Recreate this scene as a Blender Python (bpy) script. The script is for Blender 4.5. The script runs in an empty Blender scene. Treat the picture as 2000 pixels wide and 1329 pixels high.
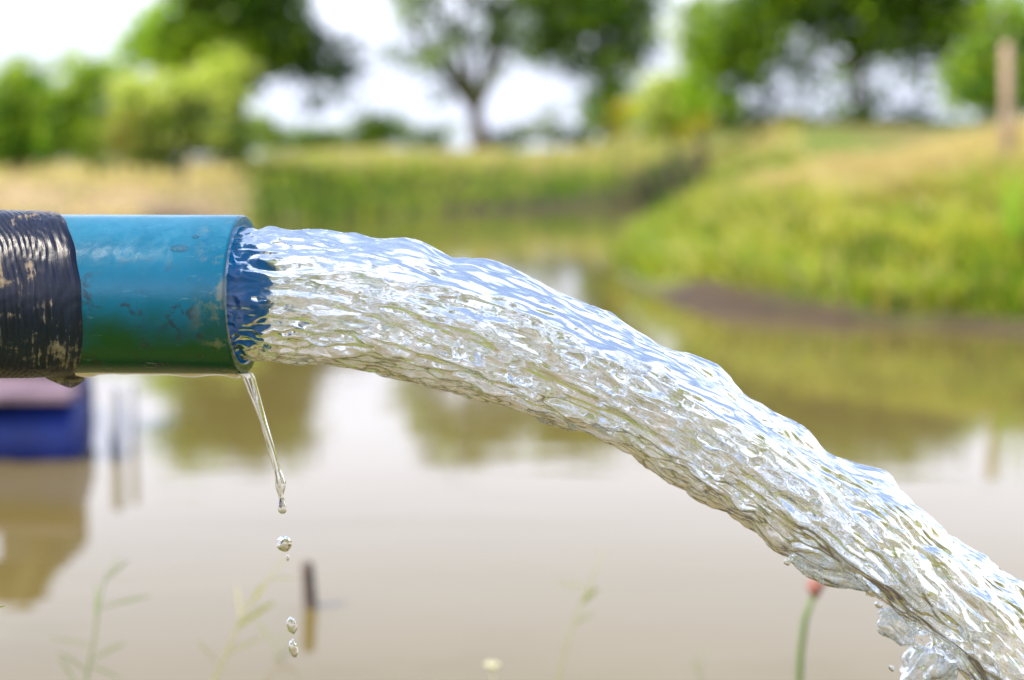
import bpy, math, random
import numpy as np
from mathutils import Vector
random.seed(7)
RNG = np.random.default_rng(11)
SC = bpy.context.scene
R = math.radians

# ------------------------------------------------------------------ camera
CAM_H, F_PX, PITCH = 0.65, 50 / 36 * 2000, R(6.26)
cam_d = bpy.data.cameras.new("camera")
cam = bpy.data.objects.new("camera", cam_d)
SC.collection.objects.link(cam)
cam.location = (0, 0, CAM_H)
cam.rotation_euler = (R(90) - PITCH, 0, 0)
cam_d.lens, cam_d.sensor_width = 50, 36
cam_d.clip_start, cam_d.clip_end = 0.02, 2000
cam_d.dof.use_dof = True
cam_d.dof.focus_distance = 0.972
cam_d.dof.aperture_fstop = 3.0
SC.camera = cam

# ------------------------------------------------------------------ world and sun
SUN_EL, SUN_AZ = R(52), R(-112)          # azimuth from +Y, clockwise: high, from the left and a little behind
w = bpy.data.worlds.new("World"); SC.world = w; w.use_nodes = True
nt = w.node_tree; nt.nodes.clear()
sky = nt.nodes.new("ShaderNodeTexSky"); sky.sky_type = 'NISHITA'; sky.sun_disc = False
sky.sun_elevation = SUN_EL; sky.sun_rotation = SUN_AZ
sky.air_density = 1.0; sky.dust_density = 1.0; sky.ozone_density = 1.5
bg = nt.nodes.new("ShaderNodeBackground"); bg.inputs[1].default_value = 0.15
wo = nt.nodes.new("ShaderNodeOutputWorld")

# thin bright cloud: a white veil low in the sky, broken into patches higher up
tcw = nt.nodes.new("ShaderNodeTexCoord"); spw = nt.nodes.new("ShaderNodeSeparateXYZ"); nt.links.new(tcw.outputs["Generated"], spw.inputs[0])
mpw = nt.nodes.new("ShaderNodeMapping"); mpw.inputs[3].default_value = (1, 1, 2.6); nt.links.new(tcw.outputs["Generated"], mpw.inputs[0])
nzw = nt.nodes.new("ShaderNodeTexNoise"); nzw.inputs["Scale"].default_value = 2.6; nzw.inputs["Detail"].default_value = 6; nt.links.new(mpw.outputs[0], nzw.inputs["Vector"])
mrw = nt.nodes.new("ShaderNodeMapRange"); mrw.inputs[1].default_value = 0.0; mrw.inputs[2].default_value = 0.75; mrw.inputs[3].default_value = 0.62; mrw.inputs[4].default_value = -0.20
nt.links.new(spw.outputs[2], mrw.inputs[0])
adw = nt.nodes.new("ShaderNodeMath"); adw.operation = 'ADD'; nt.links.new(mrw.outputs[0], adw.inputs[0]); nt.links.new(nzw.outputs[0], adw.inputs[1])
crw = nt.nodes.new("ShaderNodeValToRGB"); crw.color_ramp.elements[0].position = 0.48; crw.color_ramp.elements[0].color = (.22, .22, .22, 1); crw.color_ramp.elements[1].position = 0.78; nt.links.new(adw.outputs[0], crw.inputs[0])
mxw = nt.nodes.new("ShaderNodeMix"); mxw.data_type = 'RGBA'
cbw = nt.nodes.new("ShaderNodeValToRGB"); cbw.color_ramp.elements[0].color = (3.9, 4.15, 5.0, 1); cbw.color_ramp.elements[1].color = (3.2, 3.8, 5.3, 1)
cbw.color_ramp.elements[0].position = 0.08; cbw.color_ramp.elements[1].position = 0.7
for p_, c_ in ((0.17, (7.2, 7.5, 8.9, 1)), (0.40, (5.2, 5.8, 7.6, 1))):
    e_ = cbw.color_ramp.elements.new(p_); e_.color = c_
nt.links.new(spw.outputs[2], cbw.inputs[0]); nt.links.new(cbw.outputs[0], mxw.inputs[7])
nt.links.new(crw.outputs[0], mxw.inputs[0]); nt.links.new(sky.outputs[0], mxw.inputs[6])
nt.links.new(mxw.outputs[2], bg.inputs[0]); nt.links.new(bg.outputs[0], wo.inputs[0])
sl = bpy.data.lights.new("sun", 'SUN'); sl.energy = 4.0; sl.angle = R(0.6); sl.color = (1, 0.90, 0.74)
so = bpy.data.objects.new("sun", sl); SC.collection.objects.link(so)
sdir = Vector((math.sin(SUN_AZ) * math.cos(SUN_EL), math.cos(SUN_AZ) * math.cos(SUN_EL), math.sin(SUN_EL)))
so.rotation_euler = sdir.to_track_quat('Z', 'Y').to_euler()
so.location = (-5, -3, 8)
SC.view_settings.view_transform = 'Standard'; SC.view_settings.look = 'None'
SC.view_settings.exposure = 0.95; SC.view_settings.gamma = 1.0
SC.cycles.max_bounces = 16; SC.cycles.transmission_bounces = 14
SC.cycles.glossy_bounces = 6; SC.cycles.diffuse_bounces = 3
SC.cycles.use_denoising = True
SC.cycles.sample_clamp_indirect = 12

# ------------------------------------------------------------------ helpers
def ray(x, y):
    a, b = (x - 1000) / F_PX, (664.5 - y) / F_PX
    c, s = math.cos(PITCH), math.sin(PITCH)
    return Vector((a, c + b * s, -s + b * c))
def at(x, y, Y):                       # the point seen at photo pixel x, y that stands at distance Y
    d = ray(x, y); t = Y / d.y
    return Vector((d.x * t, Y, CAM_H + d.z * t))
def onz(x, y, z=0.0):
    d = ray(x, y); t = (z - CAM_H) / d.z
    return Vector((d.x * t, d.y * t, z))

def mesh_np(name, V, F, mat, parent=None, smooth=True, col=None, uv=None):
    V = np.asarray(V, dtype=np.float32); F = np.asarray(F, dtype=np.int32)
    me = bpy.data.meshes.new(name)
    k = F.shape[1]
    me.vertices.add(len(V)); me.vertices.foreach_set("co", V.ravel())
    me.loops.add(F.size); me.loops.foreach_set("vertex_index", F.ravel())
    me.polygons.add(len(F)); me.polygons.foreach_set("loop_start", np.arange(0, F.size, k, dtype=np.int32))
    me.polygons.foreach_set("use_smooth", np.full(len(F), smooth, dtype=bool))
    me.update(calc_edges=True)
    if col is not None:
        ca = me.color_attributes.new("tint", 'FLOAT_COLOR', 'POINT')
        c4 = np.ones((len(V), 4), dtype=np.float32); c4[:, :3] = col
        ca.data.foreach_set("color", c4.ravel())
    if uv is not None:
        ul = me.attributes.new("flow", 'FLOAT_VECTOR', 'POINT')
        ul.data.foreach_set("vector", np.asarray(uv, dtype=np.float32).ravel())
    me.materials.append(mat)
    o = bpy.data.objects.new(name, me); SC.collection.objects.link(o)
    if parent: o.parent = parent
    return o
def tag(o, label=None, cat=None, group=None, kind=None):
    if label: o["label"] = label
    if cat: o["category"] = cat
    if group: o["group"] = group
    if kind: o["kind"] = kind
    return o
def empty(name, loc, *a, **k):
    o = bpy.data.objects.new(name, None); SC.collection.objects.link(o); o.location = loc
    o.empty_display_size = 0.1
    tag(o, *a, **k)
    return o

def grid_faces(nu, nv, wrap_v=True):
    i = np.arange(nu - 1)[:, None]; j = np.arange(nv if wrap_v else nv - 1)[None, :]
    j2 = (j + 1) % nv
    a = i * nv + j; b = i * nv + j2; c = (i + 1) * nv + j2; d = (i + 1) * nv + j
    return np.stack([a, b, c, d], -1).reshape(-1, 4)

# gradient noise (numpy)
_P = np.random.default_rng(3).permutation(512).astype(np.int64)
_G = np.random.default_rng(4).normal(size=(512, 3)); _G /= np.linalg.norm(_G, axis=1)[:, None]
def noise3(x, y, z):
    x, y, z = np.broadcast_arrays(x, y, z)
    xi, yi, zi = np.floor(x).astype(np.int64), np.floor(y).astype(np.int64), np.floor(z).astype(np.int64)
    xf, yf, zf = x - xi, y - yi, z - zi
    f = lambda t: t * t * t * (t * (t * 6 - 15) + 10)
    u, v, ww = f(xf), f(yf), f(zf)
    def g(a, b, c):
        h = _P[(_P[(_P[(xi + a) & 511] + yi + b) & 511] + zi + c) & 511]
        gr = _G[h]
        return gr[..., 0] * (xf - a) + gr[..., 1] * (yf - b) + gr[..., 2] * (zf - c)
    l = lambda t, a, b: a + t * (b - a)
    return 1.6 * l(ww, l(v, l(u, g(0,0,0), g(1,0,0)), l(u, g(0,1,0), g(1,1,0))),
                   l(v, l(u, g(0,0,1), g(1,0,1)), l(u, g(0,1,1), g(1,1,1))))
def sm(t):
    t = np.clip(t, 0, 1); return t * t * (3 - 2 * t)

# material helpers
class NT:
    def __init__(s, name):
        s.m = bpy.data.materials.new(name); s.m.use_nodes = True
        s.t = s.m.node_tree; s.t.nodes.clear()
        s.out = s.t.nodes.new("ShaderNodeOutputMaterial")
    def n(s, typ, **k):
        nd = s.t.nodes.new(typ)
        for a, b in k.items():
            if a.startswith('i_'):
                key = a[2:].replace('_', ' ')
                nd.inputs[int(key) if key.isdigit() else key].default_value = b
            else: setattr(nd, a, b)
        return nd
    def l(s, a, b): s.t.links.new(a, b)
    def ramp(s, fac, stops):
        r = s.n("ShaderNodeValToRGB"); e = r.color_ramp.elements
        while len(e) < len(stops): e.new(0.5)
        for i, (p, c) in enumerate(stops):
            e[i].position = p; e[i].color = (*c, 1) if len(c) == 3 else c
        s.l(fac, r.inputs[0]); return r.outputs[0]
    def mix(s, fac, a, b, typ='RGBA', blend='MIX'):
        m = s.n("ShaderNodeMix", data_type=typ)
        if typ == 'RGBA': m.blend_type = blend; ia, ib, o = 6, 7, 2
        else: ia, ib, o = 2, 3, 0
        for sock, v in ((m.inputs[0], fac), (m.inputs[ia], a), (m.inputs[ib], b)):
            if hasattr(v, 'is_linked'): s.l(v, sock)
            elif isinstance(v, tuple): sock.default_value = (*v, 1) if len(v) == 3 else v
            else: sock.default_value = v
        return m.outputs[o]
    def noise(s, vec, scale, detail=4, rough=0.55, dist=0.0):
        nn = s.n("ShaderNodeTexNoise"); nn.inputs["Scale"].default_value = scale
        nn.inputs["Detail"].default_value = detail; nn.inputs["Roughness"].default_value = rough
        nn.inputs["Distortion"].default_value = dist
        if vec is not None: s.l(vec, nn.inputs["Vector"])
        return nn.outputs[0]
    def mapv(s, vec, scale=(1,1,1), loc=(0,0,0), rot=(0,0,0)):
        mp = s.n("ShaderNodeMapping"); s.l(vec, mp.inputs[0])
        mp.inputs[1].default_value = loc; mp.inputs[2].default_value = rot; mp.inputs[3].default_value = scale
        return mp.outputs[0]
    def math(s, op, a, b=0.0, clamp=False):
        m = s.n("ShaderNodeMath", operation=op, use_clamp=clamp)
        for i, v in enumerate((a, b)):
            if hasattr(v, 'is_linked'): s.l(v, m.inputs[i])
            else: m.inputs[i].default_value = v
        return m.outputs[0]
    def bump(s, h, strength, dist, normal=None):
        b = s.n("ShaderNodeBump"); b.inputs["Strength"].default_value = strength
        b.inputs["Distance"].default_value = dist; s.l(h, b.inputs["Height"])
        if normal is not None: s.l(normal, b.inputs["Normal"])
        return b.outputs[0]

def leaf_mat(name, transl=0.45, rough=0.5, gain=1.0):
    t = NT(name); at_ = t.n("ShaderNodeAttribute", attribute_name="tint")
    p = t.n("ShaderNodeBsdfPrincipled"); p.inputs["Roughness"].default_value = rough
    p.inputs["Specular IOR Level"].default_value = 0.35
    tr = t.n("ShaderNodeBsdfTranslucent")
    t.l(at_.outputs[0], p.inputs["Base Color"])
    c2 = t.mix(1.0, at_.outputs[0], (1.35 * gain, 1.5 * gain, 0.55), blend='MULTIPLY'); t.l(c2, tr.inputs[0])
    m = t.n("ShaderNodeMixShader"); m.inputs[0].default_value = transl
    t.l(p.outputs[0], m.inputs[1]); t.l(tr.outputs[0], m.inputs[2]); t.l(m.outputs[0], t.out.inputs[0])
    return t.m
def plain(name, col, rough=0.6, scale=8, var=0.35, bump=0.2, metallic=0.0):
    t = NT(name); tc = t.n("ShaderNodeTexCoord")
    nz = t.noise(tc.outputs["Object"], scale, 6, 0.6)
    c = t.ramp(nz, [(0.3, tuple(v * (1 - var) for v in col)), (0.7, tuple(min(1, v * (1 + var)) for v in col))])
    p = t.n("ShaderNodeBsdfPrincipled"); p.inputs["Roughness"].default_value = rough; p.inputs["Metallic"].default_value = metallic
    t.l(c, p.inputs["Base Color"]); t.l(t.bump(nz, bump, 0.01), p.inputs["Normal"]); t.l(p.outputs[0], t.out.inputs[0])
    return t.m

def tube(pts, rads, n=10, caps=True):
    pts = [Vector(p) for p in pts]; V = []; F = []
    prev = None
    for i, p in enumerate(pts):
        d = (pts[min(i + 1, len(pts) - 1)] - pts[max(i - 1, 0)]).normalized()
        if prev is None:
            prev = d.orthogonal().normalized()
        prev = (prev - d * prev.dot(d)).normalized(); b = d.cross(prev)
        for k in range(n):
            a = 2 * math.pi * k / n
            V.append(p + (prev * math.cos(a) + b * math.sin(a)) * rads[i])
    F = [(i * n + k, i * n + (k + 1) % n, (i + 1) * n + (k + 1) % n, (i + 1) * n + k)
         for i in range(len(pts) - 1) for k in range(n)]
    if caps:
        for i, s in ((0, -1), (len(pts) - 1, 1)):
            c = len(V); V.append(pts[i].copy())
            for k in range(n):
                a, b2 = i * n + k, i * n + (k + 1) % n
                F.append((a, b2, c, c) if s > 0 else (b2, a, c, c))
    return V, F
class MB:
    def __init__(s): s.V = []; s.F = []; s.C = []
    def add(s, V, F, col=(1, 1, 1)):
        o = len(s.V); s.V += [tuple(v) for v in V]; s.C += [col] * len(V)
        s.F += [tuple(i + o for i in f) for f in F]
    def tube(s, pts, rads, n=10, col=(1, 1, 1), caps=True): s.add(*tube(pts, rads, n, caps), col)
    def box(s, c, d, rot=None, col=(1, 1, 1)):
        V = []
        for x in (-1, 1):
            for y in (-1, 1):
                for z in (-1, 1):
                    v = Vector((x * d[0] / 2, y * d[1] / 2, z * d[2] / 2))
                    if rot: v = rot @ v
                    V.append(v + Vector(c))
        s.add(V, [(0,1,3,2),(4,6,7,5),(0,4,5,1),(2,3,7,6),(0,2,6,4),(1,5,7,3)], col)
    def build(s, name, mat, parent=None, smooth=True, bevel=0, origin=None):
        me = bpy.data.meshes.new(name)
        org = Vector(origin) if origin else Vector((0, 0, 0))
        F = [tuple(dict.fromkeys(f)) for f in s.F]
        me.from_pydata([tuple(Vector(v) - org) for v in s.V], [], F); me.update()
        ca = me.color_attributes.new("tint", 'FLOAT_COLOR', 'POINT')
        ca.data.foreach_set("color", np.array([(*c, 1) for c in s.C], dtype=np.float32).ravel())
        for p in me.polygons: p.use_smooth = smooth
        me.materials.append(mat)
        o = bpy.data.objects.new(name, me); SC.collection.objects.link(o)
        if parent:
            o.parent = parent; o.location = org - Vector(parent.location)
        else: o.location = org
        if bevel:
            b = o.modifiers.new("bevel", 'BEVEL'); b.width = bevel; b.segments = 3
        return o

# ------------------------------------------------------------------ terrain
shore_px = [(-1500, 445), (-600, 440), (-200, 436), (0, 434), (250, 433), (500, 430), (700, 425), (900, 413), (1100, 405),
            (1250, 398), (1390, 391), (1420, 397), (1330, 412), (1262, 440), (1222, 475), (1205, 510), (1222, 545),
            (1270, 575), (1340, 600), (1500, 622), (1650, 640), (1800, 646), (2000, 655), (2300, 664), (3200, 700)]
POND = [(-34, 26), *[tuple(onz(x, y)[:2]) for x, y in shore_px], (14, 1.8), (3.5, 1.45), (1, 1.3), (-1, 1.38), (-4, 1.2), (-20, 1.0), (-34, 3)]
PN = np.array(POND)
def sdist(x, y):                        # positive on land, metres from the waterline
    shp = np.shape(x); x = np.ravel(x); y = np.ravel(y)
    best = np.full(x.shape, 1e9); inside = np.zeros(x.shape, bool)
    n = len(PN)
    for i in range(n):
        ax, ay = PN[i]; bx, by = PN[(i + 1) % n]
        dx, dy = bx - ax, by - ay
        t = np.clip(((x - ax) * dx + (y - ay) * dy) / (dx * dx + dy * dy), 0, 1)
        best = np.minimum(best, np.hypot(x - ax - t * dx, y - ay - t * dy))
        c = ((ay > y) != (by > y)) & (x < (bx - ax) * (y - ay) / ((by - ay) if by != ay else 1e-9) + ax)
        inside ^= c
    return np.where(inside, -best, best).reshape(shp)
def land(x, y, d=None):
    if d is None: d = sdist(x, y)
    near = sm((3.0 - y) / 1.6)                       # the low bank the camera stands on
    rightbank = sm((x / np.maximum(y, 1) - 0.07) / 0.06) * (1 - near) * sm((30 - y) / 12)
    wob = noise3(x * 0.35, y * 0.35, 0.5)
    wob2 = noise3(x * 1.7, y * 1.7, 3.5)
    far_h = 0.72 + 0.38 * sm((x / np.maximum(y, 1) + .22) / .1)
    far = far_h * sm(d / 2.6) + 1.25 * sm((x / np.maximum(y, 1) - .03) / .1) * sm((y - 34) / 10) * sm((110 - y) / 30) + 0.028 * np.clip(y - 34, 0, 40) + 0.10 * wob
    rw = sm((x / np.maximum(y, 1) - .15) / .12)
    rb = 0.12 * sm(d / 0.35) + 0.20 * sm((d - 0.35) / 0.5) + (.72 + .42 * rw) * sm((d - 0.35) / (3.0 + 4.2 * rw)) + .16 * sm((x / np.maximum(y, 1) - .16) / .10) * sm((d - 1) / 6) + 0.12 * wob + 0.09 * wob2 * sm((d - .4))
    nr = 0.10 * sm(d / 0.6) + 0.5 * sm((d - 2.5) / 4)
    h = far * (1 - rightbank) + rb * rightbank
    h = h * (1 - near) + nr * near
    h = h + 0.035 * wob2 * sm(d / 0.8)
    under = -0.7 * sm(-d / 1.6)
    return np.where(d > 0, h, under)

def axis(a, b, n, c, p):               # denser near c
    t = np.linspace(-1, 1, n); s = np.sign(t) * np.abs(t) ** p
    return np.where(s < 0, c + s * (c - a), c + s * (b - c))
gx = axis(-400, 400, 420, 0, 2.7); gy = axis(-60, 900, 420, 2, 2.9)
GX, GY = np.meshgrid(gx, gy, indexing='ij')
GD = sdist(GX, GY); GZ = land(GX, GY, GD)
def zone_col(x, y, d, z):
    green = np.array([0.115, 0.165, 0.020]); straw = np.array([0.40, 0.30, 0.18]); mud = np.array([0.050, 0.031, 0.016]); brown = np.array([0.22, 0.15, 0.075])
    n1 = noise3(x * 0.25, y * 0.2, 7.0); n2 = noise3(x * 1.1, y * 0.8, 9.0)
    ang = x / np.maximum(y, 0.5)
    s = sm(0.25 + n1 * 0.8 + 0.3 * n2)[..., None]
    c = green * (1 - s) + brown * s
    left = sm((-0.17 - ang) / 0.03) * (y > 12)
    crest = sm((z - 0.70) / 0.2) * (y < 26) * (ang > 0.1)
    k = np.clip(left + crest, 0, 1)[..., None]
    c = c * (1 - k) + straw * (0.85 + 0.3 * n2[..., None]) * k
    m = sm((np.where(ang > .05, np.where(y > 8.5, .16, .5), .45) - d + 0.15 * n2) / 0.3)[..., None]
    return c * (1 - m) + mud * m
def ground_mat():
    t = NT("ground_soil"); a = t.n("ShaderNodeAttribute", attribute_name="tint")
    g = t.n("ShaderNodeNewGeometry")
    nz = t.noise(g.outputs["Position"], 6, 8, 0.65)
    c = t.mix(1.0, a.outputs[0], t.ramp(nz, [(0.3, (0.6, 0.6, 0.6)), (0.7, (1.35, 1.3, 1.2))]), blend='MULTIPLY')
    p = t.n("ShaderNodeBsdfPrincipled"); p.inputs["Roughness"].default_value = 0.85
    t.l(c, p.inputs["Base Color"]); t.l(t.bump(nz, 0.6, 0.05), p.inputs["Normal"]); t.l(p.outputs[0], t.out.inputs[0])
    return t.m
gz = zone_col(GX, GY, GD, GZ)
ground = mesh_np("ground", np.stack([GX, GY, GZ], -1).reshape(-1, 3), grid_faces(420, 420, False)[:, ::-1], ground_mat(), col=gz.reshape(-1, 3))
tag(ground, kind="structure")

# ------------------------------------------------------------------ pond water
def pond_mat():
    t = NT("murky_pond_water"); g = t.n("ShaderNodeNewGeometry")
    v = t.mapv(g.outputs["Position"], (0.55, 1.5, 1), rot=(0, 0, R(14)))
    n1 = t.noise(v, 2.2, 3, 0.5, 0.4)
    n2 = t.noise(t.mapv(g.outputs["Position"], (1.6, 3.0, 1), rot=(0, 0, R(-9))), 7, 3, 0.5)
    h = t.math('ADD', n1, t.math('MULTIPLY', n2, 0.12))
    nn = t.bump(h, 0.13, 0.012)
    cn = t.noise(t.mapv(g.outputs["Position"], (0.35, 0.35, 1)), 1.2, 4, 0.6)
    col = t.ramp(cn, [(0.3, (0.122, 0.093, 0.030)), (0.7, (0.150, 0.117, 0.042))])
    p = t.n("ShaderNodeBsdfPrincipled"); t.l(col, p.inputs["Base Color"])
    p.inputs["Roughness"].default_value = 0.03; p.inputs["IOR"].default_value = 1.333
    t.l(nn, p.inputs["Normal"]); t.l(p.outputs[0], t.out.inputs[0])
    return t.m
wx = np.linspace(-60, 60, 60); wy = np.linspace(-1, 70, 60)
WX, WY = np.meshgrid(wx, wy, indexing='ij')
pond = mesh_np("pond_water", np.stack([WX, WY, WX * 0], -1).reshape(-1, 3), grid_faces(60, 60, False)[:, ::-1], pond_mat())
tag(pond, kind="structure")

# ------------------------------------------------------------------ grass on the banks
GRASS = leaf_mat("grass_blades", 0.4, 0.55)
def blades(name, X, Y, h0, h1, wd, colfn, lean=0.35, zmin=0.0, hred=0.0):
    n = len(X); D = sdist(X, Y); Z = land(X, Y, D)
    ok = D > (zmin(X, Y) if callable(zmin) else zmin); X, Y, Z, D = X[ok], Y[ok], Z[ok], D[ok]; n = len(X)
    H = RNG.uniform(h0, h1, n) * (1 - hred * sm((-.165 - X / np.maximum(Y, 1)) / .03)) * (0.75 + 0.5 * (0.5 + noise3(X * 0.9, Y * 0.9, 2.0)))
    a = RNG.uniform(0, 2 * np.pi, n); lx, ly = np.cos(a), np.sin(a); L = H * lean * RNG.uniform(0.2, 1.3, n)
    b = RNG.uniform(0, np.pi, n); sx, sy = np.cos(b) * wd / 2, np.sin(b) * wd / 2
    base = np.stack([X, Y, Z - 0.02], -1); S = np.stack([sx, sy, 0 * sx], -1)
    mid = base + np.stack([lx * L * .35, ly * L * .35, H * .6], -1); tip = base + np.stack([lx * L, ly * L, H], -1)
    V = np.stack([base - S, base + S, mid + S * .8, mid - S * .8, tip], 1).reshape(-1, 3)
    i = np.arange(n)[:, None] * 5
    F = np.concatenate([i + np.array([[0, 1, 2]]), i + np.array([[0, 2, 3]]), i + np.array([[3, 2, 4]])], 0)
    C = np.repeat(colfn(X, Y, Z, D), 5, axis=0)
    o = mesh_np(name, V, F, GRASS, smooth=False, col=C)
    return o
def pick(n, *cols_w):
    cols = np.array([c for c, _ in cols_w]); wgt = np.stack([np.broadcast_to(x, (n,)) for _, x in cols_w], 1).clip(1e-4)
    wgt = wgt / wgt.sum(1)[:, None]; r = RNG.random(n)[:, None]
    k = (np.cumsum(wgt, 1) < r).sum(1).clip(0, len(cols) - 1)
    return cols[k] * RNG.uniform(0.75, 1.25, (n, 1))
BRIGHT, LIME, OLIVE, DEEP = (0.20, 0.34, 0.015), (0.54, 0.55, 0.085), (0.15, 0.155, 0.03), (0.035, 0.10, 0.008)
STRAW, RUST, GOLD = (0.62, 0.49, 0.28), (0.34, 0.19, 0.09), (0.50, 0.42, 0.07)
def col_right(X, Y, Z, D):
    a = X / Y; n = noise3(X * 1.2, Y * 0.8, 5.0); n2 = noise3(X * 2.6, Y * 2.2, 1.0)
    rust = 3.2 * sm((n + 0.08) / 0.25) * sm((Z - 0.35) / 0.3) * sm((a - 0.14) / 0.08)
    straw = sm((Z - 0.55 + .35 * n) / 0.35) * 5 + 7 * sm((Y - 9.6 + 2 * n) / 2.2) * sm((a - .15) / .05)
    low = sm((0.30 - Z) / 0.2) * 1.6
    return pick(len(X), (LIME, (1.0 + 1.4 * n2) * (1 - .6 * sm((Y - 8.5) / 3))), (BRIGHT, 0.6 + low), (GOLD, 0.8), (RUST, rust * 1.9), (STRAW, straw + 0.8 * sm(n * 2 + .6)), (DEEP, 0.10 + 1.2 * sm(-n2 * 3 - .1)), (OLIVE, 0.5 + .9 * sm(n2 * 2)))  # DEEP patches paint shadow into the blade colours
n = 230000
ang = RNG.uniform(0.06, 0.62, n); yy = 6.0 + 18 * RNG.random(n) ** 1.7
o = blades("bank_grass", ang * yy, yy, 0.06, 0.24, 0.016, col_right, lean=.9, zmin=lambda X, Y: .04 + .24 * sm((9.5 - Y) / 2) + .10 * noise3(X * 2.2, Y * 2.2, 4.4))
tag(o, "lush yellow-green grass covering the near right bank of the pond", "grass", kind="stuff")
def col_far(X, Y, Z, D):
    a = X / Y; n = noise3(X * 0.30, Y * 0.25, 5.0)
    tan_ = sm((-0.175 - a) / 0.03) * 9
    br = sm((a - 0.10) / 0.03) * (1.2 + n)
    return pick(len(X), (BRIGHT, 1.2 + n), (OLIVE, .5), (DEEP, (2.6 * sm((0.75 - Z) / 0.4) + 0.15) * (1 + 1.5 * n).clip(.1)), (LIME, 0.45 + 0.6 * sm((Z - 0.9) / 0.4)), (OLIVE, 0.4), (STRAW, tan_ + 0.15 + 4 * sm((Z - 0.92 + .3 * n) / .2) + 0.5 * br * sm((Z - 0.9) / 0.3)), (RUST, br * 0.5))  # DEEP low on the bank paints in the shade at its foot
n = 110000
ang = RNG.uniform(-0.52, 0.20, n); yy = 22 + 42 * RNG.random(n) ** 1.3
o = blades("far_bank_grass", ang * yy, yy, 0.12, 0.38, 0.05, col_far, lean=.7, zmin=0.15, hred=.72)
tag(o, "green and straw coloured grass along the far bank of the pond", "grass", kind="stuff")
n = 14000
xx = RNG.uniform(-3.5, 3.5, n); yy = RNG.uniform(-2.5, 1.25, n)
ok = np.hypot(xx, yy - 0.05) > 0.45
zl = land(xx, yy); ok &= (zl + 0.16 < CAM_H - yy * 0.36 - 0.03) | (yy < 0)
o = blades("near_bank_grass", xx[ok], yy[ok], 0.05, 0.12, 0.006, lambda X, Y, Z, D: pick(len(X), (BRIGHT, 1), (LIME, .6), (DEEP, .5), (STRAW, .2)), zmin=0.05)
tag(o, "short green grass on the near bank under the pipe", "grass", kind="stuff")

# ------------------------------------------------------------------ trees and bushes
LEAF = leaf_mat("tree_leaves", 0.42, 0.42)
BARK = plain("tree_bark", (0.12, 0.09, 0.065), 0.85, 5, 0.4, 0.6)
def crown(name, blobs, D, leaf, per, cols, parent, depth=0.8, org=None):
    """blobs: (x, y, rx, ry, density, tone) in photo pixels, at distance D."""
    P = []; T = []; blobs = list(blobs); g_ = random.Random(len(blobs) * 31 + int(blobs[0][0]))
    for (x, y, rx, ry, den, tone) in blobs[:]:
        for q in range(2 if den >= .9 and tone > .15 else 0):            # ragged boughs sticking out of the main masses
            a = g_.uniform(0, 6.28); f = g_.uniform(.10, .20)
            blobs.append((x + math.cos(a) * rx * 1.05, y + math.sin(a) * ry * 1.05, rx * f, ry * f, den * .3, min(1, max(0, tone + g_.uniform(-.1, .45)))))
    for (x, y, rx, ry, den, tone) in blobs:
        c = at(x, y, D); k = D / F_PX * 1.0
        rX, rZ = rx * k, ry * k; rY = (rX + rZ) / 2 * depth
        area = rX * rZ * math.pi
        ncl = max(2, int(area * den ** 1.6 * per * 3.2 / (leaf * leaf) / 26))
        u = RNG.normal(size=(ncl, 3)); u /= np.linalg.norm(u, axis=1)[:, None]
        u *= (RNG.random(ncl)[:, None] ** 0.45)
        cc = u * [rX, rY, rZ] + np.array([c.x, c.y + RNG.uniform(-.3, .3) * rY, c.z])
        m = 26; q = np.repeat(cc, m, 0) + RNG.normal(size=(ncl * m, 3)) * leaf * np.array([1.9, 1.9, 1.2])
        P.append(q); T.append(np.repeat(np.clip(tone + RNG.normal(size=ncl) * 0.34, 0, 1), m))
    P = np.concatenate(P); T = np.concatenate(T); n = len(P)
    nrm = RNG.normal(size=(n, 3)) + np.array([0, 0, 1.0]); nrm /= np.linalg.norm(nrm, axis=1)[:, None]
    a = np.cross(nrm, RNG.normal(size=(n, 3))); a /= np.linalg.norm(a, axis=1)[:, None]; b = np.cross(nrm, a)
    s = (leaf * RNG.uniform(0.6, 1.3, n))[:, None]
    V = np.stack([P - a * s, P - b * s * .45 + nrm * s * .08, P + a * s, P + b * s * .45 + nrm * s * .08], 1).reshape(-1, 3)
    F = np.arange(n * 4).reshape(-1, 4)
    c0, c1 = np.array(cols[0]), np.array(cols[1])
    T = np.clip(T + RNG.normal(size=n) * 0.12, 0, 1)[:, None]
    C = np.repeat((c0 * (1 - T) + c1 * T) * RNG.uniform(0.8, 1.2, (n, 1)), 4, 0)  # tone also paints sunlit left sides and shaded right and lower parts
    if org is not None: V = V - np.array(org)
    return mesh_np(name, V, F, LEAF, parent, smooth=False, col=C)
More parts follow.
